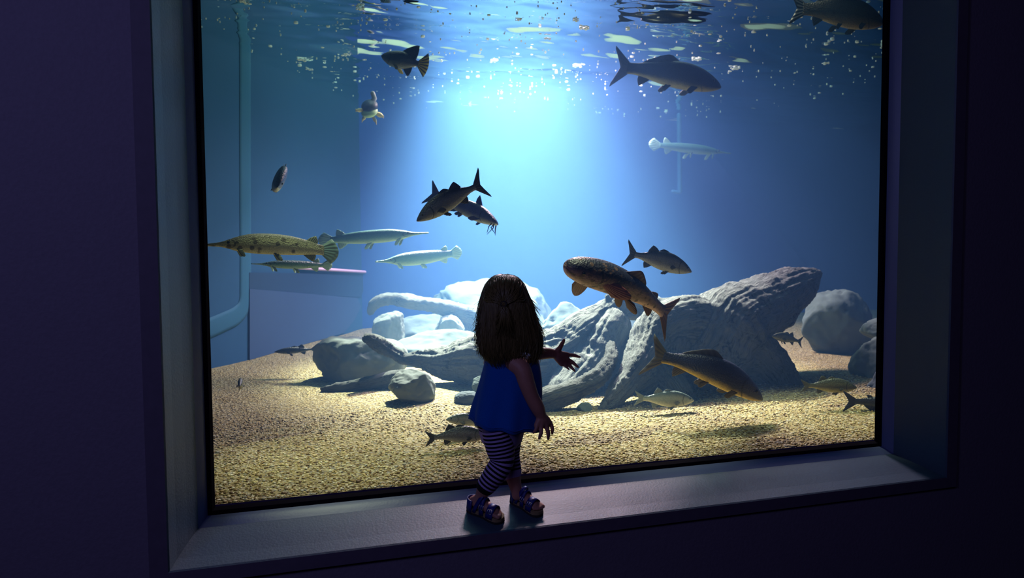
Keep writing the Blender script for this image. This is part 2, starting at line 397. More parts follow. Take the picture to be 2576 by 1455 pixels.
wood('driftwood_log', 'huge pale driftwood stump with a broken tip pointing up and roots spreading over the gravel', [
    [(1770, 960, 1.45, 70), (1790, 890, 1.45, 98), (1820, 830, 1.5, 104), (1885, 790, 1.6, 88), (1955, 750, 1.7, 66), (2020, 713, 1.8, 40), (2060, 688, 1.86, 9)],
    [(1850, 760, 1.75, 40), (1905, 728, 1.8, 26), (1950, 706, 1.82, 14), (1984, 694, 1.85, 5)],
    [(1820, 850, 1.5, 95), (1730, 825, 1.5, 78), (1660, 835, 1.45, 62), (1625, 880, 1.35, 46), (1595, 935, 1.2, 33), (1545, 1000, 1.05, 24), (1508, 1038, .98, 15)],
    [(1690, 860, 1.42, 50), (1685, 930, 1.3, 34), (1712, 990, 1.15, 30), (1735, 1020, 1.1, 24)],
    [(1840, 880, 1.5, 95), (1900, 910, 1.45, 75), (1960, 950, 1.35, 48), (2015, 1000, 1.2, 24)],
    [(1740, 800, 1.6, 60), (1640, 785, 1.75, 34), (1570, 775, 1.8, 34), (1525, 800, 1.8, 44), (1460, 850, 1.75, 55), (1390, 895, 1.72, 64), (1300, 912, 1.75, 70), (1200, 908, 1.85, 66), (1120, 912, 1.95, 42), (1060, 905, 2.0, 22), (1016, 903, 2.0, 15)],
    [(1560, 780, 1.8, 26), (1535, 762, 1.8, 16), (1528, 750, 1.8, 7)],
    [(1530, 830, 1.75, 60), (1480, 930, 1.6, 70), (1420, 990, 1.4, 45)],
    [(1660, 900, 1.5, 80), (1600, 960, 1.45, 60)],
    [(1010, 900, 2.0, 14), (975, 880, 2.0, 16), (945, 862, 2.0, 18), (925, 852, 2.0, 15)],
    [(1540, 870, 1.35, 14), (1530, 915, 1.2, 20), (1490, 960, 1.1, 22), (1430, 988, 1.05, 24), (1370, 1008, 1.05, 27), (1320, 1025, 1.05, 24)],
], .0115, .024)
wood('driftwood_branch', 'short flat driftwood branch lying on the gravel in front of the big pale rock', [
    [(812, 982, 1.95, 8), (850, 977, 1.93, 13), (910, 968, 1.9, 17), (970, 955, 1.88, 19), (1020, 940, 1.85, 12), (1036, 932, 1.85, 4)],
    [(1090, 935, 1.9, 9), (1110, 925, 1.95, 9), (1106, 920, 1.95, 5)]], .012, .01)
wood('driftwood_log', 'faint pale log arching over boulders at the back, beside the head of the child', [
    [(932, 790, 3.7, 8), (942, 768, 3.7, 14), (962, 755, 3.7, 16), (1000, 752, 3.7, 17), (1060, 762, 3.7, 19), (1130, 778, 3.7, 21), (1210, 797, 3.7, 22), (1290, 812, 3.7, 18)],
    [(1130, 790, 3.8, 16), (1120, 830, 3.85, 22), (1100, 870, 3.9, 20)], [(1180, 800, 3.8, 18), (1200, 850, 3.9, 30)]], .02, .02)

def rock(label, box, Y, mat, seed, depth=.8, ground_y=None, amp=.10, rot=0, name='boulder', facets=9):
    x0, y0, x1, y1 = box; c = U((x0+x1)/2, (y0+y1)/2, Y); k = MPP(c); rx = (x1-x0)/2*k; rz = (y1-y0)/2*k
    bm = bmesh.new(); bmesh.ops.create_icosphere(bm, subdivisions=5, radius=1); vs = np.array([v.co[:] for v in bm.verts]); fs = [[v.index for v in f.verts] for f in bm.faces]; bm.free()
    r = np.random.default_rng(seed)
    for _ in range(facets):            # broken flat faces
        d = r.standard_normal(3); d /= np.linalg.norm(d); lim = r.uniform(.62, .88); s_ = vs@d
        vs = vs-np.outer(np.maximum(0, s_-lim)*.96, d)
    for i in range(len(vs)):
        n_ = Vector(vs[i]); f = 1+amp*noise.noise(n_*1.4+Vector((seed, 0, 0)))+amp*.4*noise.noise(n_*3.7+Vector((seed, 5, 0)))+amp*.30*noise.noise(n_*8+Vector((seed, 5, 3)))-.05*max(0, .10-abs(noise.noise(n_*1.8+Vector((seed, 9, 1)))))/.10
        vs[i] *= f
    vs = vs/np.abs(vs).max(axis=0)
    R_ = Matrix.Rotation(-YAW, 3, 'Z') @ Matrix.Rotation(rot, 3, 'Y'); 
    vs = vs*np.array([rx, rx*depth, rz]); vs = vs@np.array(R_).T+np.array(c)
    return tag(link(name, mesh(vs, fs), mat), label, 'rock', 'rocks on the tank bottom')
rock('big smooth pale rock with a shaded foot on the gravel under the raised root tip', (772, 840, 1030, 990), 2.35, mat_rock, 1, .7)
rock('small rounded pale rock on the gravel at the foot of the fallen driftwood', (974, 930, 1096, 1032), 1.5, mat_rock, 9, .8, amp=.1)
rock('tall angular boulder behind the broken stump tip near the tank corner', (2008, 728, 2194, 940), 2.35, mat_rock2, 5, .8)
rock('pale boulder standing at the window edge beneath the tall angular one', (2140, 842, 2300, 1050), 1.25, mat_rock2, 7, .8)
rock('dark rounded stone at the foot of the pale boulder by the window edge', (2160, 930, 2290, 1060), .95, mat_rock3, 21, .7, amp=.08)
rock('flat slab of stone on top of the pale boulder by the window edge', (2170, 800, 2300, 870), 1.5, mat_rock2, 14, .8)
rock('broad low pale rock behind the arm of the driftwood', (930, 828, 1250, 940), 2.95, mat_rock2, 11, .6)
rock('large hazy boulder between the child head and the brown fish', (1330, 752, 1560, 950), 2.9, mat_rock2, 13, .7)
rock('faint distant boulder mound just beyond the top of the child head', (1060, 700, 1400, 900), 4.3, mat_rock2, 16, .7)
rock('pale flat rock in the hollow beneath the bent end of the faint arching log', (936, 776, 1026, 888), 3.85, mat_rock, 41, .6)
rock('small pale rock under the thick end of the faint arching log', (1092, 792, 1170, 892), 3.6, mat_rock, 43, .6)
rock('shaded hazy boulder underneath the faint arching log', (960, 790, 1180, 900), 4.1, mat_rock3, 33, .6)
rock('faint rounded boulder showing just past the tail of the brown fish', (1560, 735, 1720, 900), 3.3, mat_rock, 18, .7)
rock('little pale stone on the gravel against the dark driftwood by the front root', (1450, 1012, 1492, 1044), .98, mat_rock2, 23, .8, name='stone', amp=.08)
rock('grey stone on the gravel between the small rounded rock and the blue dress', (1142, 984, 1212, 1030), 1.35, mat_rock3, 25, .8, name='stone', amp=.08)
rock('upright pale stone behind the blue dress hem', (1186, 945, 1232, 1000), 1.5, mat_rock2, 27, .8, name='stone', amp=.08)

# ------------------------------------------------------------------ fish
def fish_mat(name, back, side, belly, spot=None, spotscale=60, rough=.45, scale=150, bl=.38):
    m = M(name); v = m.coord(); z = m.attr('fz'); x = m.attr('fx')
    nz = m.noise(v, 30, 4)
    f = m.math('ADD', m.math('MULTIPLY', z, .5), m.math('ADD', m.math('MULTIPLY', nz, .16), .42))
    c = m.ramp(f, [(bl-.26, belly), (bl, side), (.62, side), (.86, back)])
    vo = m.node('ShaderNodeTexVoronoi', ins={'Vector': v, 'Scale': float(scale)})
    c = m.mix(m.math('MULTIPLY', vo.outputs['Distance'], .35), c, tuple(q*.45 for q in back[:3])+(1,))
    if spot:
        sp_ = m.node('ShaderNodeTexVoronoi', ins={'Vector': v, 'Scale': float(spotscale)})
        k = m.ramp(m.math('ADD', sp_.outputs['Distance'], m.math('MULTIPLY', m.noise(v, 25, 2), .5)), [(.50, (1, 1, 1, 1)), (.62, (0, 0, 0, 1))])
        c = m.mix(k, c, spot)
    # the dark slit of the gill cover and the mouth line
    g = m.math('LESS_THAN', m.math('ABSOLUTE', m.math('SUBTRACT', m.math('ADD', x, m.math('MULTIPLY', m.math('MULTIPLY', z, z), .05)), .215)), .007)
    mo = m.math('MULTIPLY', m.math('LESS_THAN', x, .055), m.math('LESS_THAN', m.math('ABSOLUTE', m.math('ADD', z, .12)), .10))
    c = m.mix(m.math('MULTIPLY', m.math('MAXIMUM', g, mo), .7), c, tuple(q*.3 for q in back[:3])+(1,))
    m.set(Base_Color=c, Roughness=rough, Specular_IOR_Level=.5); m.bump(vo.outputs['Distance'], .35, .006); return m.m
def fin_mat(name, col, col2=None, stripes=26):
    m = M(name); r = m.attr('ray'); w = m.math('SINE', m.math('MULTIPLY', r, float(stripes*2*PI)))
    m.set(Base_Color=m.mix(m.math('ADD', m.math('MULTIPLY', w, .5), .5), col, col2 or tuple(q*.72 for q in col[:3])+(1,)), Roughness=.5); m.bump(w, .3, .003); return m.m
mat_eye = plain('fish_eye', C(12, 12, 14), .12)
PROFILES = {
 'bass': [(0, .004, -.010, .004), (.03, .030, -.030, .018), (.10, .075, -.065, .040), (.20, .118, -.098, .058), (.32, .145, -.118, .066), (.45, .142, -.118, .064), (.57, .115, -.098, .052), (.68, .075, -.066, .034), (.76, .046, -.044, .019), (.82, .040, -.040, .012), (.85, .044, -.044, .007)],
 'carp': [(0, -.010, -.030, .012), (.03, .020, -.050, .030), (.10, .062, -.078, .052), (.20, .100, -.098, .072), (.32, .122, -.108, .080), (.45, .118, -.104, .074), (.57, .098, -.088, .058), (.68, .072, -.066, .040), (.77, .052, -.050, .024), (.83, .048, -.048, .015), (.86, .052, -.052, .008)],
 'sucker': [(0, .006, -.026, .022), (.025, .034, -.052, .046), (.08, .060, -.072, .066), (.18, .078, -.082, .082), (.30, .086, -.082, .082), (.45, .078, -.072, .072), (.58, .062, -.056, .052), (.70, .044, -.042, .034), (.78, .034, -.034, .022), (.84, .034, -.036, .013), (.87, .040, -.042, .008)],
 'gar': [(0, .005, -.006, .008), (.06, .008, -.009, .010), (.12, .013, -.014, .014), (.18, .026, -.026, .024), (.24, .040, -.040, .034), (.34, .054, -.052, .044), (.48, .058, -.056, .048), (.62, .054, -.052, .042), (.74, .043, -.042, .030), (.83, .030, -.032, .018), (.88, .026, -.030, .010)],
 'catfish': [(0, .004, -.020, .045), (.03, .024, -.036, .070), (.10, .052, -.058, .088), (.20, .078, -.080, .086), (.32, .090, -.090, .074), (.46, .080, -.084, .058), (.60, .060, -.064, .040), (.72, .042, -.044, .026), (.80, .034, -.036, .015), (.85, .038, -.040, .008)],
 'stub': [(0, .004, -.02, .03), (.06, .06, -.08, .06), (.2, .13, -.15, .11), (.4, .165, -.175, .13), (.55, .14, -.15, .10), (.68, .08, -.09, .05), (.75, .055, -.06, .03), (.79, .06, -.065, .015)],
}
class Fish:
    def __init__(s, name, label, kind, nose, tail, Yn, Yt, mat, fin, roll=0, lat=0, arch=0, spread=.15, group='fish swimming in the tank', fork=.5, tailmat=None, fins=True, H=1.0, Wd=1.0, cat='fish', eye=.011, tw=0):
        s.tw = tw
        s.P0 = U(*nose, Yn); P1 = U(*tail, Yt); s.L = (P1-s.P0).length; s.x = (P1-s.P0).normalized()
        z = Vector((0, 0, 1)); z = (z-s.x*z.dot(s.x)).normalized(); y = z.cross(s.x)
        Rm = Matrix.Rotation(roll, 3, s.x); s.y = Rm @ y; s.z = Rm @ z
        if s.y.dot(s.P0-CAM) > 0: s.near = -1
        else: s.near = 1
        s.lat = lat; s.arch = arch; s.kind = kind; s.fin = fin; s.H = H; s.Wd = Wd
        s.prof = spline([(a, b*H, c*H, d*Wd) for a, b, c, d in PROFILES[kind]], 46)
        s.root = empty(name, s.P0+(P1-s.P0)*.5); tag(s.root, label, cat, group)
        rows = s.prof; seg = 20; mb = MB(); vs = []; az = []; axx = []
        for (px_, t, b, w) in rows:
            c = (t+b)/2; h = (t-b)/2
            for k in range(seg):
                a = 2*PI*k/seg; cs, sn = math.cos(a), math.sin(a)
                yy = w*(abs(sn)**.85)*(1 if sn >= 0 else -1); zz = c+h*cs
                vs.append(s.p(px_, yy, zz)); az.append(cs); axx.append(px_)
        n = len(rows); fs = []
        for i in range(n-1):
            for k in range(seg): fs.append((i*seg+k, i*seg+(k+1) % seg, (i+1)*seg+(k+1) % seg, (i+1)*seg+k))
        fs.append(tuple(range(seg))[::-1]); fs.append(tuple((n-1)*seg+k for k in range(seg)))
        me = mesh(vs, fs)
        for nm, d in (('fz', az), ('fx', axx)):
            a = me.attributes.new(nm, 'FLOAT', 'POINT'); a.data.foreach_set('value', np.array(d, dtype=np.float32))
        s.body = link('body', me, mat, s.root)
        xe = rows[-1][0]; te, be = rows[-1][1], rows[-1][2]
        # tail fin
        if kind == 'gar' or fork == 0:
            tips = [(1-.05*abs(q)**2*1.2-.0, q*spread*.62) for q in np.linspace(1, -1, 11)]
        else:
            tips = [(1-fork*.16*(1-abs(q)**1.1)-.012*(abs(q) > .9), q*spread*(1 if abs(q) > .2 else 1)) for q in np.linspace(1, -1, 13)]
        base = [(xe-.012, te+(be-te)*i/(len(tips)-1)) for i in range(len(tips))]
        s.finz('tail_fin', base, tips, tailmat or fin, curve=.25)
        for sg in (1, -1):
            if kind in ('gar',): ex = .17
            elif kind == 'catfish': ex = .055
            else: ex = .085
            r = [r for r in rows if r[0] >= ex][0]
            mb = MB(); mb.ball(s.p(ex, sg*r[3]*.86, (r[1]+r[2])/2+(r[1]-r[2])/2*.34), s.L*eye, 10, 6); mb.obj('eye', mat_eye, s.root)
    def p(s, x, y, z):
        if s.tw:
            a = -s.tw*min(max((x-.35)/.5, 0), 1); y, z = y*math.cos(a)-z*math.sin(a), y*math.sin(a)+z*math.cos(a)
        return s.P0+(s.x*x+s.y*(y+s.lat*math.sin(PI*x)*(1 if not isinstance(s.lat, tuple) else 1))+s.z*(z+s.arch*math.sin(PI*x)))*s.L
    def at(s, x):
        r = min(s.prof, key=lambda r: abs(r[0]-x)); return r
    def fin3(s, name, base, tip, mat=None, th=.007, parent=None, curve=0):
        """a fin with rays: rows of 3D local points from its root to its edge"""
        n = len(base); m = 4; vs = []; ra = []
        for side in (1, -1):
            for i in range(n):
                for j in range(m+1):
                    t = j/m; b = Vector(base[i]); e = Vector(tip[i]); q = b.lerp(e, t)
                    d1 = Vector(base[-1])-Vector(base[0]); d2 = e-b; nn = d1.cross(d2); nn = nn.normalized() if nn.length > 1e-9 else Vector((0, 1, 0))
                    q = q+nn*side*th*(1-.8*t)*(.4+.6*math.sin(PI*(i+.6)/(n+.2)))
                    vs.append(s.p(*q)); ra.append(i/(n-1)*.25)
        k = m+1; off = n*k; fs = []
        for i in range(n-1):
            for j in range(m):
                a = i*k+j; fs.append((a, a+1, a+k+1, a+k)); fs.append((off+a, off+a+k, off+a+k+1, off+a+1))
        edge = [i*k for i in range(n)]
        def stitch(l):
            for a, b in zip(l[:-1], l[1:]): fs.append((a, b, off+b, off+a))
        stitch([j for j in range(k)][::-1]); stitch([i*k+m for i in range(n)][::-1]); stitch([(n-1)*k+j for j in range(k)])
        me = mesh(vs, fs); a = me.attributes.new('ray', 'FLOAT', 'POINT'); a.data.foreach_set('value', np.array(ra, dtype=np.float32))
        return link(name, me, mat or s.fin, parent or s.root)
    def finz(s, name, base, tip, mat=None, th=.007, curve=0):
        return s.fin3(name, [(x, 0, z) for x, z in base], [(x, 0, z) for x, z in tip], mat, th)
    def dorsal(s, x0, x1, h, peak=.3, lean=.05, n=9, name='dorsal_fin'):
        xs_ = np.linspace(x0, x1, n); base = [(x, s.at(x)[1]-.012) for x in xs_]; tip = []
        for i, x in enumerate(xs_):
            t = i/(n-1); f = min(t/peak, (1-t)/(1-peak)) if 0 < peak < 1 else (1-t); f = max(f, 0)**.7
            tip.append((x+lean*f, s.at(x)[1]-.004+h*f))
        return s.finz(name, base, tip)
    def anal(s, x0, x1, h, peak=.3, lean=.05, n=7):
        xs_ = np.linspace(x0, x1, n); base = [(x, s.at(x)[2]+.012) for x in xs_]; tip = []
        for i, x in enumerate(xs_):
            t = i/(n-1); f = max(min(t/peak, (1-t)/(1-peak)), 0)**.7; tip.append((x+lean*f, s.at(x)[2]+.004-h*f))
        return s.finz('anal_fin', base, tip)
    def paired(s, name, x, zf, L, drop, out, wide=.05, mat=None, both=True):
        r = s.at(x); zc = (r[1]+r[2])/2+(r[1]-r[2])/2*zf
        for sg in ((s.near, -s.near) if both else (s.near,)):
            y0 = sg*r[3]*math.sqrt(max(.05, 1-zf*zf))*.88
            base = [(x+wide*.35*(i/6-.5), y0, zc-.012*(i/6-.5)) for i in range(7)]
            tip = []
            for i in range(7):
                t = i/6-.5; ln = L*(1-1.6*t*t); tip.append((x+ln*.8+wide*.1*t, y0+sg*out*ln/L, zc-drop*ln/L-wide*1.3*t*(-1)))
            s.fin3(name, base, tip, mat)
        return s
def std(f, kind):
    if kind == 'bass':
        f.dorsal(.36, .53, .030, .4, .03); f.dorsal(.52, .68, .075, .3, .05); f.anal(.58, .70, .07, .3, .06)
        f.paired('pectoral_fin', .25, -.3, .13, .03, .05, .05); f.paired('pelvic_fin', .33, -.9, .10, .05, .02, .04)
    elif kind == 'carp':
        f.dorsal(.40, .74, .052, .12, .05, 12); f.anal(.64, .75, .075, .3, .06)
        f.paired('pectoral_fin', .22, -.65, .14, .07, .05, .05); f.paired('pelvic_fin', .46, -.9, .10, .05, .03, .045)
    elif kind == 'gar':
        f.dorsal(.74, .83, .055, .4, .04); f.anal(.72, .82, .055, .4, .04)
        f.paired('pectoral_fin', .23, -.6, .07, .06, .03, .035); f.paired('pelvic_fin', .50, -.85, .07, .05, .03, .035)
    elif kind == 'catfish':
        f.dorsal(.26, .36, .11, .3, .06, 7); f.dorsal(.62, .69, .04, .5, .05, 6, 'adipose_fin'); f.anal(.52, .74, .06, .4, .04, 10)
        f.paired('pectoral_fin', .20, -.6, .13, .06, .10, .045); f.paired('pelvic_fin', .45, -.9, .09, .04, .04, .04)
    return f
K = C
fm_bass = fish_mat('bass_skin', K(66, 72, 66), K(134, 138, 124), K(196, 196, 176)); ff_bass = fin_mat('bass_fin', K(70, 74, 66))
fm_pale = fish_mat('pale_bass_skin', K(104, 122, 112), K(168, 180, 160), K(214, 214, 186)); ff_pale = fin_mat('pale_bass_fin', K(120, 132, 120))
fm_carp = fish_mat('carp_skin', C(10, 11, 18), K(18, 20, 28), K(110, 102, 60), bl=.26); ff_carp = fin_mat('carp_fin', K(42, 44, 60))
fm_grass = fish_mat('grass_carp_skin', K(44, 50, 74), K(58, 66, 88), K(226, 190, 70), bl=.28); ff_grass = fin_mat('grass_carp_fin', K(96, 92, 84))
fm_brown = fish_mat('brown_skin', K(40, 40, 56), K(150, 116, 104), K(244, 200, 184), K(100, 76, 64), 34, scale=110); ff_brown = fin_mat('brown_fin', K(118, 84, 78)); ff_red = fin_mat('red_fin', K(150, 82, 80))
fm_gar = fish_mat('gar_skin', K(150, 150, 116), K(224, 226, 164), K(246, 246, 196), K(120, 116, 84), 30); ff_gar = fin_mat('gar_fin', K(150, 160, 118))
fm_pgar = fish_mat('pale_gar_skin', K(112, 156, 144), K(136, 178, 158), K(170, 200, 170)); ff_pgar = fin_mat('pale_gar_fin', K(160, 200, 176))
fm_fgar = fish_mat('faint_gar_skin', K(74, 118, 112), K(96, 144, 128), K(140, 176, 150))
fm_cat = fish_mat('catfish_skin', K(58, 66, 96), K(78, 88, 116), K(150, 160, 150)); ff_cat = fin_mat('catfish_fin', K(48, 60, 104))
fm_olive = fish_mat('olive_skin', K(62, 66, 44), K(104, 104, 62), K(176, 168, 96)); ff_olive = fin_mat('olive_fin', K(78, 80, 52))
fm_dark = fish_mat('dark_skin', K(30, 34, 42), K(44, 50, 58), K(90, 96, 96)); ff_dark = fin_mat('dark_fin', K(34, 40, 50))

# upper water
f = Fish('carp', 'big dark carp seen side-on just under its rippled reflection', 'carp', (1814, 214), (1538, 166), 2.35, 2.5, fm_carp, ff_carp, roll=-.10, spread=.175, arch=.015, H=1.02); std(f, 'carp')
f = Fish('carp', 'dark stout fish with a golden belly at the top corner of the glass', 'carp', (2222, 52), (1985, 20), .7, .75, fm_dark, ff_dark, spread=.15, arch=.02, H=1.22); f.body.data.materials[0] = fish_mat('dark_gold_skin', K(22, 20, 20), K(46, 42, 38), K(120, 104, 60)); std(f, 'carp')
ff_yel = fin_mat('striped_yellow_fin', K(240, 226, 70), K(26, 24, 18), 26)
f = Fish('striped_fish', 'dark fish swimming away with a fanned yellow tail striped black', 'stub', (960, 140), (1078, 166), 2.55, 2.42, fm_dark, ff_dark, spread=.40, fork=0, tailmat=ff_yel, H=1.05)
f.dorsal(.40, .72, .24, .6, .14, 9); f.anal(.50, .68, .16, .4, .06); f.paired('pectoral_fin', .3, -.7, .2, .1, .12, .07, ff_yel)
# middle water
f = Fish('bass', 'silver-grey bass nosing down to the left above the child, tail raised', 'bass', (1048, 556), (1222, 458), .75, .8, fm_bass, ff_bass, roll=.08, arch=.02, spread=.20, H=.93); std(f, 'bass')
f = Fish('catfish', 'blue-grey catfish with whiskers half hidden behind the bass', 'catfish', (1252, 562), (1072, 482), 1.35, 1.6, fm_cat, ff_cat, roll=.2, arch=.02, spread=.16, H=1.15); std(f, 'catfish')
for (a, b, c) in ((.02, .05, -1), (.02, .05, 1), (.05, .03, 1), (.05, .03, -1)):
    mb = MB(); p0 = f.p(a, c*.04, -.03); pts = [p0, p0+Vector((-.01*c-.012, -.01*c, -.02)), p0+Vector((-.035 if a > .03 else .0, -.02*c, -.055))]
    mb.sweep(pts, [.004, .003, .0012], 6); mb.obj('whisker', ff_cat, f.root)
f = Fish('bass', 'silver bass heading right and down above the broken log', 'bass', (1740, 684), (1570, 636), .95, 1.0, fm_bass, ff_bass, arch=.025, spread=.19); std(f, 'bass')
f = Fish('sucker_fish', 'brown fish with pinkish belly and spread fins rising beside the reaching hand', 'sucker', (1426, 664), (1694, 806), .38, .62, fm_brown, ff_brown, roll=.85, arch=.055, spread=.155, H=1.10, Wd=1.05, tw=.75)
f.dorsal(.36, .60, .052, .25, .05, 10); f.dorsal(.66, .76, .03, .5, .03, 6, 'rear_dorsal_fin')
def oval(f, name, cx, base_dir, ln, wd, mat, thick=.012):
    """a broad rounded paired fin: root point, direction, length and width in body lengths"""
    d = Vector(base_dir[0]).normalized(); w = Vector(base_dir[1]).normalized(); c = Vector(cx); n = 9; base = []; tip = []
    for i in range(n):
        t = i/(n-1)*2-1; base.append(c+w*t*wd*.35); tip.append(c+w*t*wd+d*ln*math.sqrt(max(.02, 1-.8*t*t)))
    return f.fin3(name, base, tip, mat, thick)
r_ = f.at(.30); sg = f.near
oval(f, 'pectoral_fin', (.245, sg*r_[3]*.90, .004), ((1, .22*sg, -.02), (-.1, -.3*sg, 1)), .20, .048, ff_red)
oval(f, 'pectoral_fin', (.205, -sg*r_[3]*.55, -.068), ((.62, -.2*sg, -1), (1, 0, .5)), .25, .055, ff_brown)
oval(f, 'pelvic_fin', (.49, sg*.045, -.055), ((1, .35*sg, -.5), (0, .6*sg, 1)), .12, .03, ff_brown)
oval(f, 'pelvic_fin', (.47, -sg*.02, -.07), ((1, -.2*sg, -.8), (.4, .3*sg, 1)), .12, .03, ff_brown)
f.anal(.66, .76, .05, .4, .05)
mb = MB(); pts = [f.p(.004+.018*abs(t)**1.5, t*.030, -.020-.010*abs(t)) for t in np.linspace(-1, 1, 9)]; mb.sweep(pts, [.006]*9, 8); mb.obj('lip', fin_mat('lip_skin', K(104, 76, 64)), f.root)
f = Fish('gar', 'spotted yellow-green gar with a long thin snout by the window frame', 'gar', (510, 617), (852, 636), .80, .95, fm_gar, ff_gar, arch=.035, spread=.16, H=1.38, tailmat=ff_pgar); std(f, 'gar')
f = Fish('gar', 'pale gar shape standing in for a reflection just beneath the spotted gar', 'gar', (632, 664), (836, 668), 1.7, 1.9, fm_fgar, ff_pgar, spread=.11, H=.9); std(f, 'gar')  # fish added in place of a reflection under the spotted gar
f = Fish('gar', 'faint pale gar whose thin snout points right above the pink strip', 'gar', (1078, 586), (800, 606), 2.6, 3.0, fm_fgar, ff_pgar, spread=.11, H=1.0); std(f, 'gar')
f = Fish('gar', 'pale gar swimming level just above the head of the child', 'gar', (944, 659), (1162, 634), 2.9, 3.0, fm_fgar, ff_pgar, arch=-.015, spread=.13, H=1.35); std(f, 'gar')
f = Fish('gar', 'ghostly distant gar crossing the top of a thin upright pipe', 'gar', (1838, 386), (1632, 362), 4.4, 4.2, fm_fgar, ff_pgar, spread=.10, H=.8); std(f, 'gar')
f = Fish('narrow_fish', 'small dark fish with a white belly edge seen nearly head-on', 'bass', (699, 470), (707, 428), 1.2, 1.62, fish_mat('white_belly_skin', K(58, 56, 70), K(84, 84, 96), K(226, 232, 200)), ff_dark, roll=.45, spread=.10, H=1.2, Wd=.95); f.dorsal(.36, .60, .03, .4, .03); f.anal(.60, .70, .05, .3, .05); f.paired('pelvic_fin', .33, -.9, .06, .02, .01, .03)
# near the gravel
f = Fish('carp', 'large grey carp with a yellow belly hovering over the gravel beneath the log', 'carp', (1920, 1000), (1622, 892), .55, .70, fm_grass, ff_grass, roll=-.05, arch=.06, spread=.175, H=.98); std(f, 'carp')
f = Fish('bass', 'pale bass resting low on the gravel beneath the yellow-bellied carp', 'bass', (1746, 1008), (1594, 1002), .85, .88, fm_pale, ff_pale, arch=.0, spread=.12, H=.95); std(f, 'bass')
f = Fish('bass', 'dark-backed bass hovering in front of the boulders by the window edge', 'bass', (2156, 976), (2012, 972), .62, .70, fm_olive, ff_olive, arch=.02, spread=.12, H=.95); std(f, 'bass')
f = Fish('catfish', 'dark catfish lying on the gravel at the window edge under the hovering bass', 'catfish', (2330, 1012), (2118, 1010), .42, .55, fm_dark, ff_dark, spread=.13, H=1.0); std(f, 'catfish')
f = Fish('sunfish', 'small olive fish facing left under the shaded tip of the log', 'bass', (1942, 846), (2020, 862), 1.15, 1.2, fm_olive, ff_olive, arch=.02, spread=.14, H=.8); std(f, 'bass')
f = Fish('bass', 'grey bass over the gravel with its tail toward the window corner, beside the blue dress', 'bass', (1228, 1098), (1068, 1106), .42, .45, fm_bass, ff_bass, arch=.045, spread=.13, H=.98); std(f, 'bass')
f = Fish('bass', 'plump pale fish just behind the grey bass beside the dress', 'bass', (1122, 1056), (1244, 1066), .62, .66, fm_pale, ff_pale, arch=.02, spread=.12, H=.9); std(f, 'bass')
f = Fish('small_fish', 'tiny dark fish seen head-on over the open gravel near the window frame', 'bass', (603, 972), (608, 958), 1.35, 1.55, fm_olive, ff_olive, spread=.12); std(f, 'bass')
f = Fish('perch', 'dim dark fish facing left above the gravel beside the big smooth rock', 'bass', (690, 886), (802, 878), 2.6, 2.6, fm_dark, ff_dark, spread=.14, H=.6); std(f, 'bass')

# turtle under the surface
tu = U(930, 276, 3.6); k = MPP(tu)
root = empty('turtle', tu); tag(root, 'small pale turtle paddling under the surface, legs spread', 'turtle')
mt_sh = plain('turtle_shell', K(40, 48, 52), .5, bump=.3, bscale=40, var=.3); mt_bel = plain('turtle_belly', K(170, 196, 140), .6, var=.15); mt_leg = plain('turtle_leg', K(206, 190, 128), .6, var=.2)
q = Matrix.Rotation(-.5, 3, 'Y') @ Matrix.Rotation(.55, 3, 'X')
mb = MB(); mb.ball(tu+Vector((0, 0, 8*k)), (21*k, 26*k, 15*k), 20, 12, q); mb.obj('shell', mt_sh, root)
mb = MB(); mb.ball(tu+Vector((-.003, -.01, -6*k)), (21*k, 26*k, 11*k), 20, 12, q); mb.obj('belly', mt_bel, root)
for (dx, dz, l, r) in ((26, -14, 1, 7), (-27, -4, 1, 6), (-16, -24, 1, 5), (12, -27, 1, 5)):
    e = tu+Vector((dx*k, -.02, dz*k)); b = tu+Vector((dx*k*.4, 0, dz*k*.4)); d = (e-b).normalized()
    mb = MB(); mb.sweep([b, b.lerp(e, .5), e, e+d*5*k], [r*k*.8, r*k*.75, r*k*.9, r*k*.5], 8, squash=(Vector((0, 1, 0)), .6))
    for a in (-1, 0, 1): mb.sweep([e, e+d*9*k+Vector((0, 0, 3*a*k))], [2*k, .8*k], 6)
    mb.obj('leg', mt_leg, root)
mb = MB(); h0 = tu+Vector((6*k, -.01, 18*k)); mb.sweep([h0, h0+Vector((6*k, 0, 10*k)), h0+Vector((2*k, 0, 22*k))], [7*k, 6.5*k, 6*k], 10); mb.obj('head', plain('turtle_head', K(150, 156, 150), .5, var=.4, bscale=90), root)

# standpipe far back
mb = MB(); a = U(1708, 290, 4.9); b = U(1710, 482, 4.9); mb.sweep([a, b], [.026, .026], 12)
mb.sweep([b+Vector((-.09, 0, 0)), b+Vector((-.02, 0, -.01))], [.02, .02], 8)
tag(mb.obj('standpipe', plain('pale_pipe', C(52, 104, 150), .6)), 'thin pale upright pipe against the back wall below the big dark carp', 'pipe')

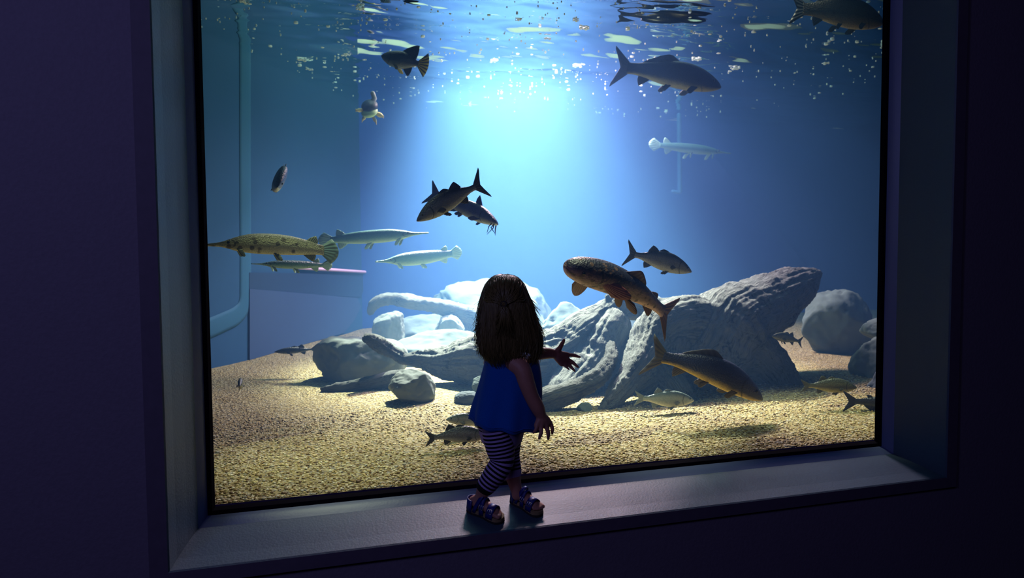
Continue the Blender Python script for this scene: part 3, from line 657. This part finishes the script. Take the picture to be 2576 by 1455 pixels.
# ------------------------------------------------------------------ bubbles under the surface
m = M('bubble'); v = m.coord()
m.set(Base_Color=K(236, 246, 240), Roughness=.25, Specular_IOR_Level=.8)
tl_ = m.node('ShaderNodeBsdfTranslucent', ins={'Color': K(244, 250, 246)}); mx = m.node('ShaderNodeMixShader', ins={0: .35, 1: m.b.outputs[0], 2: tl_.outputs[0]}); m.link(mx.outputs[0], m.out.inputs['Surface']); mat_bub = m.m
def bub(kind):
    mb = MB()
    if kind == 0: mb.ball((0, 0, 0), 1, 10, 7)
    elif kind == 1: mb.ball((0, 0, 0), (1.25, 1.1, .42), 14, 7)
    else:
        r = np.random.default_rng(5)
        for i in range(9):
            a = r.uniform(0, 6.3); d = r.uniform(.2, 1.2); q = r.uniform(.35, .6); mb.ball((1.25*d*math.cos(a), d*math.sin(a), 0), (q, q, q*.55), 8, 5)
    return mb.mesh()
bmesh_ = [bub(0), bub(1), bub(2)]
for me in bmesh_:
    me.materials.append(mat_bub); me.polygons.foreach_set('use_smooth', np.ones(len(me.polygons), dtype=bool))
def surf(x, y):
    j = min(max((y-.032)/(YW-.035)*(NY-1), 0), NY-1.001); l = lw(y)+.004; i = min(max((x-l)/(rw(y)-.03-lw(y))*(NX-1), 0), NX-1.001); return float(gz[int(round(j)), int(round(i))])
BN = [('air_bubble', 'small round white air bubble clinging under the water surface', 'round bubbles under the water surface'),
      ('air_bubble', 'flattened white bubble floating against the water surface', 'flat bubbles under the water surface'),
      ('foam_patch', 'pale patch of foam made of clustered bubbles on the water surface', 'foam patches on the water surface')]
nb = 0; tries = 0; rest = MB()
rb = random.Random(11)
while nb < 560 and tries < 20000:
    tries += 1
    x = rb.uniform(495, 2235); y = rb.uniform(-5, 318)
    p = UZ(x, y, ZS-.004)
    if p.y > YW-.15 or p.x < lw(p.y)+.05: continue
    yb = 318 - abs(x-1330)*.07
    if y > yb: continue
    if y > 190 and abs(x-1330) > 520 and rb.random() < .55: continue
    if y < 120 and rb.random() < .35: continue
    k = MPP(p); u = rb.random(); kind = 0 if u < .62 else (1 if u < .965 or y > 170 else 2)
    r = (rb.uniform(1.3, 3.6) if kind == 0 else rb.uniform(2.4, 6) if kind == 1 else rb.uniform(7, 11))*k
    r *= .85 if y < 180 else .66
    if nb < 300:
        o = bpy.data.objects.new(BN[kind][0], bmesh_[kind]); COL.objects.link(o); o.location = (p.x, p.y, surf(p.x, p.y)-r*.3-(rb.uniform(0, .05) if rb.random() < .25 else 0)); o.scale = (r, r, r*(1 if kind else 1)); o.rotation_euler.z = rb.uniform(0, 6)
        tag(o, BN[kind][1], 'bubble' if kind < 2 else 'foam', BN[kind][2])
    else:
        rest.ball((p.x, p.y, surf(p.x, p.y)-min(r, 2.4*k)*.3), min(r, 2.4*k)*.8, 8, 5)
    nb += 1
tag(rest.obj('air_bubbles_fine', mat_bub), 'swarm of tiny white bubbles drifting under the water surface', 'bubbles', kind='stuff')

# ------------------------------------------------------------------ the child on the sill
def zsill(Y): return -.034*T/S-(T-.034*T/S)*(-.048-Y)/(D-.048)
def US(x, y):                         # a point on the sill seen at that pixel
    z = -.05
    for _ in range(8):
        p = UZ(x, y, z); z = zsill(p.y)
    return p
girl = empty('person', US(1265, 1296)); tag(girl, 'toddler in a blue dress, striped leggings and sandals standing on the sill, one hand out', 'person')
m = M('skin'); v = m.coord(); m.set(Base_Color=m.mix(m.noise(v, 40), K(168, 112, 96), K(186, 130, 112)), Roughness=.55, Subsurface_Weight=.05, Subsurface_Radius=(.02, .008, .004)); mat_skin = m.m
m = M('dress_cloth'); v = m.coord(); m.set(Base_Color=m.mix(m.noise(v, 300), K(10, 74, 160), K(20, 96, 190)), Roughness=.85, Specular_IOR_Level=.15, Sheen_Weight=.1); m.bump(m.noise(v, 450), .25, .003); mat_dress = m.m
m = M('striped_leggings'); t = m.attr('along'); st = m.math('SINE', m.math('MULTIPLY', t, 2*PI/.0138)); k_ = m.ramp(st, [(.52, K(16, 12, 24)), (.60, K(176, 150, 206))])
k_ = m.ramp(m.math('ADD', m.math('MULTIPLY', st, .5), .5), [(.47, K(14, 11, 22)), (.56, K(178, 152, 208))]); m.set(Base_Color=k_, Roughness=.8, Specular_IOR_Level=.2); mat_leg_ = m.m
m = M('hair'); v = m.coord((1, 1, .15)); m.set(Base_Color=m.mix(m.noise(v, 120), K(58, 48, 26), K(130, 110, 66)), Roughness=.42, Specular_IOR_Level=.4); mat_hair = m.m
mat_strap = plain('blue_leather', C(22, 34, 120), .45, bump=.1, bscale=200)
mat_sole = plain('cork_footbed', C(150, 124, 88), .8, var=.2, bscale=150)
mat_out = plain('dark_outsole', C(40, 34, 34), .8)
mat_buckle = plain('metal_buckle', C(180, 180, 190), .25, metallic=1)
PXM = .00142                          # metres per photo pixel at the child
# sandals first: they fix where the feet are
ns = Vector((0, T-.034*T/S, D-.048)); ns = Vector((0, -(zsill(-.2)-zsill(-.1))/.1*-1, 1)).normalized(); ns = Vector((0, (zsill(-.2)-zsill(-.1))/.1, 1)).normalized()
class Foot: pass
def sandal(heel, toe):
    F = Foot(); a = US(*heel); b = US(*toe); F.o = a; F.f = (b-a).normalized(); F.L = (b-a).length; F.n = ns; F.s = F.n.cross(F.f).normalized()
    F.p = lambda x, y, z: F.o+F.f*(x*F.L)+F.s*(y*F.L)+F.n*z
    root = empty('sandal', F.p(.5, 0, 0)); root.parent = girl; root.matrix_parent_inverse = Matrix.Translation(-girl.location)
    def kid(mb, nm, mat, par=None, smooth=True):
        o = link(nm, mb.mesh(), mat, None, smooth); o.parent = par or root
        o.matrix_parent_inverse = (Matrix.Translation(-root.location)); return o
    ol = spline([(0, 0), (.03, .13), (.20, .17), (.45, .155), (.70, .20), (.88, .185), (.98, .10), (1.0, 0), (.98, -.10), (.88, -.19), (.70, -.195), (.45, -.15), (.20, -.17), (.03, -.13), (0, 0)], 48)[:-1]
    def plate(z0, z1, g):
        mb = MB(); n = len(ol); c = (.5, 0); q = [((x-.5)*g+.5, y*g) for x, y in ol]
        mb.add([F.p(x, y, z0) for x, y in q]+[F.p(x, y, z1) for x, y in q], [tuple(range(n))[::-1], tuple(range(n, 2*n))]+[(i, (i+1) % n, n+(i+1) % n, n+i) for i in range(n)]); return mb
    kid(plate(.0005, .008, 1.0), 'outsole', mat_out, smooth=False); kid(plate(.008, .019, .97), 'footbed', mat_sole, smooth=False)
    def strap(x0, h, wd, w2=.165, nm='strap', lean=0):
        mb = MB(); n = 15; vs = []; fs = []
        for i in range(n):
            a = PI*i/(n-1); y = -math.cos(a)*w2; z = .012+h*math.sin(a)**.8
            for dx, dz in ((-wd, 0), (wd, 0), (wd, .0035), (-wd, .0035)):
                vs.append(F.p(x0+dx+lean*math.sin(a), y*(1+dz*6), z+dz*math.sin(a)))
        for i in range(n-1):
            for k in range(4): fs.append((i*4+k, i*4+(k+1) % 4, i*4+4+(k+1) % 4, i*4+4+k))
        fs += [(3, 2, 1, 0), tuple((n-1)*4+k for k in range(4))]
        mb.add(vs, fs); return kid(mb, nm, mat_strap)
    s1 = strap(.70, .037, .095, .195); s2 = strap(.47, .054, .060, .175, lean=-.02)
    mb = MB(); n = 13; vs = []; fs = []                       # heel cup and ankle band
    for i in range(n):
        a = PI*(.5+i/(n-1)); x = .20+.21*math.cos(a); y = .168*math.sin(a)
        for z, g in ((.010, 1), (.052, .92), (.052, 1.04), (.010, 1.1)): vs.append(F.p(.20+(x-.20)*g, y*g, z))
    for i in range(n-1):
        for k in range(4): fs.append((i*4+k, i*4+(k+1) % 4, i*4+4+(k+1) % 4, i*4+4+k))
    fs += [(3, 2, 1, 0), tuple((n-1)*4+k for k in range(4))]
    mb.add(vs, fs); s3 = kid(mb, 'heel_cup', mat_strap)
    s4 = strap(.26, .065, .045, .175, lean=.17)
    for x, z, y in ((.70, .038, -.165), (.46, .042, -.168)):
        mb = MB(); c = F.p(x, y, z); d = F.f*.008; e = (F.n+F.s*.6).normalized()*.007
        for p_, q_ in (((-1, -1), (1, -1)), ((1, -1), (1, 1)), ((1, 1), (-1, 1)), ((-1, 1), (-1, -1)), ((0, -1), (0, 1))):
            mb.sweep([c+d*p_[0]+e*p_[1], c+d*q_[0]+e*q_[1]], [.0013, .0013], 6)
        kid(mb, 'buckle', mat_buckle)
    return F
FN = sandal((1178, 1281), (1266, 1316)); FF = sandal((1288, 1259), (1362, 1300))

def limb(mb, rows, n=14, seg=14, **kw):
    c = spline(rows, n); mb.sweep(c[:, :3], c[:, 3], seg, **kw); return c
def J(x, y, Y, rpx):
    p = U(x, y, Y); return (p.x, p.y, p.z, rpx*PXM)
def foot(mb, F, ankle):
    A = Vector(ankle[:3]); Z = .019
    h = F.p(.16, 0, Z+.020)
    mb.sweep([A, A.lerp(h, .6), h], [.019, .020, .020], 14)
    mb.sweep([h, F.p(.35, 0, Z+.022), F.p(.55, 0, Z+.017), F.p(.74, .0, Z+.011)], [.021, .021, .022, .017], 14, squash=(F.n, .85))
    for i, y in enumerate((-.13, -.065, .0, .06, .115)):
        ln = (.92, .93, .91, .88, .84)[i]; r = (.0085, .007, .0066, .006, .0056)[i]
        if F.flip: y = -y
        mb.sweep([F.p(.66, y*.8, Z+.011), F.p(.80, y, Z+.010), F.p(ln, y, Z+r*.9)], [r*1.15, r, r*.95], 10)
FN.flip = False; FF.flip = True
body = MB()
# torso, neck, head
limb(body, [J(1262, 1085, -.14, 52), J(1263, 1050, -.14, 58), J(1266, 1000, -.14, 57), J(1270, 950, -.14, 56), J(1273, 918, -.14, 46)], 14, 20)
face = Vector((math.cos(math.radians(62)), math.sin(math.radians(62)), -.06)).normalized(); fr_ = face.cross(Vector((0, 0, 1))).normalized(); fu = fr_.cross(face).normalized()
HC = U(1272, 775, -.140)
limb(body, [J(1273, 920, -.14, 30), J(1272, 890, -.14, 24), J(1272, 850, -.14, 25)], 8, 14)
Mh = Matrix((face, fr_, fu)).transposed()
def H(f, r, u): return HC+face*f+fr_*r+fu*u
body.ball(H(-.004, 0, .022), (.084, .072, .080), 24, 16, Mh); body.ball(H(.022, 0, -.035), (.055, .055, .055), 20, 14, Mh)
body.ball(H(.030, .030, -.030), (.034, .030, .030), 14, 10, Mh); body.ball(H(.030, -.030, -.030), (.034, .030, .030), 14, 10, Mh)
body.sweep([H(.074, 0, .004), H(.082, 0, -.014), H(.080, 0, -.022)], [.006, .009, .008], 10)           # nose
body.sweep([H(.066, -.016, -.046), H(.075, 0, -.044), H(.066, .016, -.046)], [.004, .006, .004], 10)   # lips
body.ball(H(.062, 0, -.072), .014, 10, 8)
for sg in (1, -1): body.ball(H(-.002, sg*.072, -.008), (.016, .008, .024), 12, 8, Mh)
# legs
akN = J(1207, 1256, -.155, 14); akF = J(1301, 1246, -.135, 14)
near = [J(1250, 1080, -.175, 35), J(1258, 1125, -.18, 33), J(1262, 1162, -.185, 27), J(1243, 1195, -.18, 25), J(1222, 1225, -.168, 21), J(1211, 1246, -.158, 15), akN]
farl = [J(1276, 1080, -.10, 35), J(1277, 1120, -.10, 31), J(1280, 1150, -.10, 25), J(1286, 1180, -.11, 23), J(1293, 1210, -.125, 18), J(1299, 1235, -.133, 14), akF]
cN = limb(body, near, 30, 16); cF = limb(body, farl, 30, 16)
foot(body, FN, akN); foot(body, FF, akF)
# arms
limb(body, [J(1292, 912, -.20, 26), J(1313, 930, -.228, 22), J(1325, 965, -.240, 20), J(1338, 1000, -.246, 17.5), J(1352, 1026, -.248, 17), J(1361, 1046, -.248, 13)], 18, 16)
limb(body, [J(1240, 914, -.07, 24), J(1262, 912, -.055, 20), J(1310, 905, -.045, 17), J(1345, 893, -.045, 16), J(1375, 889, -.045, 15), J(1394, 891, -.045, 12)], 18, 16)
def finger(a, b, ya, yb, r0, r1, bend=(0, 0, 0)):
    A = U(a[0], a[1], ya); B = U(b[0], b[1], yb); m_ = A.lerp(B, .55)+Vector(bend)
    body.sweep([A, A.lerp(m_, .6)+Vector(bend)*.3, m_, B], [r0*PXM, r0*PXM*.98, r0*.94*PXM, r1*PXM], 10)
def palm(w, knuckles, yw, ys, r):
    for k_, y in zip(knuckles, ys):
        body.sweep([U(w[0], w[1], yw), U((w[0]+k_[0])/2, (w[1]+k_[1])/2, (yw+y)/2), U(k_[0], k_[1], y)], [r*PXM, r*PXM*.95, r*PXM*.72], 10)
# hanging right hand, back of the hand toward us
KN = [(1384, 1066), (1373, 1073), (1361, 1074), (1350, 1071)]
palm((1364, 1046), KN, -.248, [-.240, -.250, -.256, -.254], 10)
palm((1363, 1052), [(1375, 1064), (1362, 1066)], -.248, [-.247, -.252], 12)
for (a, b, ya, yb, r) in (((1384, 1064), (1389, 1092), -.240, -.232, 5.4), ((1373, 1071), (1379, 1105), -.250, -.246, 5.8), ((1361, 1072), (1356, 1104), -.256, -.256, 5.6), ((1350, 1069), (1342, 1090), -.254, -.258, 5.0)):
    finger(a, b, ya, yb, r, r*.62, (.002, -.006, 0))
finger((1374, 1056), (1379, 1078), -.225, -.196, 6.0, 4.2)
# raised left hand, open palm, thumb up
KN = [(1427, 893), (1426, 904), (1421, 913), (1413, 916)]
palm((1396, 891), KN, -.045, [-.040, -.046, -.050, -.052], 10)
palm((1402, 894), [(1415, 897), (1412, 905)], -.046, [-.045, -.048], 12)
for (a, b, ya, yb, r) in (((1427, 893), (1459, 899), -.040, -.044, 5.4), ((1426, 904), (1454, 924), -.046, -.056, 5.6), ((1421, 913), (1446, 934), -.050, -.066, 5.2), ((1413, 916), (1431, 930), -.053, -.072, 4.4)):
    finger(a, b, ya, yb, r, r*.62, (.002, .003, .002))
palm((1398, 889), [(1410, 874)], -.046, [-.050], 8.5)
finger((1408, 877), (1419, 856), -.049, -.056, 6.2, 3.9)
me = fused(body, .0032, 3, .45); bo = link('body', me, mat_skin, girl)
for sg in (1, -1):
    mb = MB(); mb.ball(H(.066, sg*.028, .004), (.010, .012, .010), 12, 8, Mh); mb.obj('eye', plain('eye_white', C(220, 220, 225), .2), girl)
# leggings: a tube a little outside each leg, ending below the knee, joined at the hips
lg = MB()
def legtube(c, stop):
    P = c[:, :3]; d = np.concatenate([[0], np.cumsum(np.linalg.norm(np.diff(P, axis=0), axis=1))]); k = [i for i in range(len(P)) if P[i][2] > stop]
    lg.sweep([Vector(P[i]) for i in k], [c[i, 3]+.0035 for i in k], 24, attr=[d[i] for i in k])
legtube(cN, U(1220, 1228, -.17).z); legtube(cF, U(1288, 1193, -.11).z)
c = spline([J(1262, 1020, -.14, 56), J(1262, 1060, -.14, 60), J(1262, 1082, -.14, 55)], 8); lg.sweep(c[:, :3], c[:, 3]+.003, 24, attr=[-.08+.01*i for i in range(8)])
lg.obj('leggings', mat_leg_, girl, attr='along')
# dress
rows = [(884, 1270, 34, .05), (892, 1276, 56, .064), (902, 1287, 66, .074), (925, 1289, 71, .082), (960, 1287, 77, .090), (1000, 1282, 82, .098), (1035, 1277, 86, .104), (1066, 1274, 88, .108)]
R_ = spline(rows, 26); seg = 72; vs = []; fs = []; Yd = -.145
for i, (y, cx, hw, b) in enumerate(R_):
    c = U(cx, y, Yd); t = i/(len(R_)-1)
    for k in range(seg):
        a = 2*PI*k/seg; wob = 1+.055*t*t*math.sin(7*a+.6)+.03*t*t*math.sin(11*a+2)+.012*noise.noise((math.cos(a)*3, math.sin(a)*3, y*.03))
        x = hw*PXM*math.cos(a)*wob; yy = b*math.sin(a)*wob
        vs.append((c.x+x, c.y+yy, c.z-.11*x*t+.01*math.sin(a)*t+.004*math.sin(9*a)*t*t))
for i in range(len(R_)-1):
    for k in range(seg): fs.append((i*seg+k, (i+1)*seg+k, (i+1)*seg+(k+1) % seg, i*seg+(k+1) % seg))
fs.append(tuple(range(seg)))
o = link('dress', mesh(vs, fs), mat_dress, girl); s_ = o.modifiers.new('s', 'SOLIDIFY'); s_.thickness = .004; s_.offset = -1
mb = MB(); ring = [Vector(v) for v in vs[-seg:]]                # stitched hem band
mb.sweep([p+Vector((0, 0, .012)) for p in ring]+[ring[0]+Vector((0, 0, .012))], [.0022]*(seg+1), 6, caps=False); mb.obj('hem', mat_dress, o).matrix_parent_inverse = Matrix.Translation(-girl.location)
bpy.context.view_layer.update()
h_ = bpy.data.objects['hem']; h_.parent = o; h_.matrix_parent_inverse = o.matrix_world.inverted()
# hair: a long mass over the back of the head, many locks, half of it tied at the back
HR = [(690, 1268, 8, .02, 0), (694, 1269, 24, .045, 0), (702, 1270, 36, .066, 0), (718, 1270, 48, .080, 0), (742, 1271, 57, .090, .0), (770, 1274, 65, .094, -.003), (805, 1277, 70, .090, -.008), (845, 1282, 77, .080, -.016), (880, 1285, 74, .068, -.024), (904, 1288, 62, .055, -.03)]
hr = spline(HR, 40)
fa = math.atan2(face.y, face.x)
def hp(t, a, off=0.0):
    """a point of the hair's outside: t 0..1 from crown to ends, a = angle from the back of the head"""
    i = min(int(t*39), 38); q = hr[i]+(hr[i+1]-hr[i])*(t*39-i) if t < 1 else hr[39]+(hr[39]-hr[38])*(t-1)*39
    y, cx, hw, b, dy = q; c = U(cx, y, -.145+dy); w = fa+PI+a
    return Vector((c.x+(hw*PXM+off)*math.cos(w), c.y+(b+off)*math.sin(w), c.z))
vs = []; fs = []; n = 40; seg = 49
for i in range(n):
    t = .9*i/(n-1); lim = PI*(.999 if t < .42 else .74+.26*max(0, 1-(t-.42)/.12))
    for k in range(seg):
        a = lim*(2*k/(seg-1)-1); w = 1.0+.02*noise.noise((a*4, t*3, 1))+.025*noise.noise((a*11, t*2, 3))
        p = hp(t, a); ii = int(t*39); c = Vector((U(hr[ii][1], hr[ii][0], -.145+hr[ii][4]))); vs.append(c+(p-c)*w*.97)
for i in range(n-1):
    for k in range(seg-1): fs.append((i*seg+k, (i+1)*seg+k, (i+1)*seg+k+1, i*seg+k+1))
fs.append(tuple(range(seg)))
hair = link('hair', mesh(vs, fs), mat_hair, girl); s_ = hair.modifiers.new('s', 'SOLIDIFY'); s_.thickness = .022; s_.offset = -1
rh = random.Random(3); st = MB()
for i in range(1700):
    a = rh.uniform(-2.35, 2.35); t0 = rh.uniform(0, .35) if rh.random() < .6 else rh.uniform(.3, .75); t1 = rh.uniform(.88, 1.10)-.06*(a < -.9) if rh.random() < .85 else rh.uniform(.6, .9)
    wa = rh.uniform(.02, .09)*(1+1.0*(rh.random() < .3)); wf = rh.uniform(2.5, 6); ph = rh.uniform(0, 6); fl = rh.uniform(-.004, .004)+(.006 if rh.random() < .12 else 0); drift = rh.uniform(-.07, .07)+.10*noise.noise((a*5, 3, 1))
    pts = []; rr = []; r0 = rh.uniform(.0007, .0016)
    for j in range(12):
        q = j/11; t = t0+(t1-t0)*q
        pts.append(hp(t, a+.05*q*math.sin(9*t+5*noise.noise((a*2.2, 1, 7)))+drift*q+wa*1.5*math.sin(wf*q*2+ph)*q*q, fl*q*q*(2.2 if abs(a) > 1.0 else 1)-.0015+.001*rh.random())); rr.append(r0*(1-.75*q**3))
    st.sweep(pts, rr, 5, caps=False)
for i in range(170):                   # wispy curls standing off the outline at the ends
    a = rh.uniform(1.7, 2.3) if rh.random() < .6 else rh.uniform(-1.45, -.8); t0 = rh.uniform(.45, .9); ln = rh.uniform(.03, .075); d = rh.uniform(.004, .018); cu = rh.uniform(-1, 1); pts = []
    for j in range(9):
        q = j/8; p = hp(min(t0+ln*3.2*q*.6, 1.05), a, d*q*q*1.3+.006*cu*math.sin(4*q)*q); pts.append(p+Vector((0, 0, .012*q*q*rh.uniform(.6, 1)*cu)))
    st.sweep(pts, [.0012*(1-.7*j/8) for j in range(9)], 5, caps=False)
for i in range(46):                   # longer loose curls at the side and ends
    a = rh.uniform(1.8, 2.3) if i % 3 else rh.uniform(-1.35, -.85); t0 = rh.uniform(.50, .86); ln = rh.uniform(.12, .24); d = rh.uniform(.008, .026); cu = rh.uniform(-1, 1); pts = []
    for j in range(12):
        q = j/11; pts.append(hp(min(t0+ln*q, 1.05), a+.05*math.sin(7*q+cu), d*q**1.7+.004*math.sin(6*q+3*cu)*q)+Vector((0, 0, .018*max(0, q-.6)*cu)))
    st.sweep(pts, [.0014*(1-.7*j/11) for j in range(12)], 5, caps=False)
kn = hp(.52, .12, .006)
for i in range(110):                  # the tied-back half
    a = rh.uniform(-1.7, 1.7); t0 = rh.uniform(.08, .42); p0 = hp(t0, a, .001); mid = hp((t0+.5)/2+.04, a*.5+.06, .006); st.sweep([p0, p0.lerp(mid, .5)+(hp(t0, a, .004)-p0), mid, kn+Vector((rh.uniform(-.008, .008), -.004, rh.uniform(-.006, .006)))], [.0012, .0018, .0018, .0015], 5, caps=False)
for i in range(60):
    e = hp(rh.uniform(.62, .78), .12+rh.uniform(-.3, .3), .008); st.sweep([kn, kn.lerp(e, .4)+Vector((0, -.010, .004)), e], [.002, .0018, .0007], 5, caps=False)
o = st.obj('locks', mat_hair, hair)
bpy.context.view_layer.update(); o.matrix_parent_inverse = hair.matrix_world.inverted()
mb = MB(); d = (kn-HC).normalized(); e1 = d.orthogonal().normalized(); e2 = d.cross(e1)
mb.sweep([kn+d*.004+(e1*math.cos(q)+e2*math.sin(q))*.009 for q in np.linspace(0, 2*PI, 17)], [.003]*17, 8, caps=False); o = mb.obj('hair_tie', plain('hair_tie', C(34, 26, 22), .7), hair)
bpy.context.view_layer.update(); o.matrix_parent_inverse = hair.matrix_world.inverted()
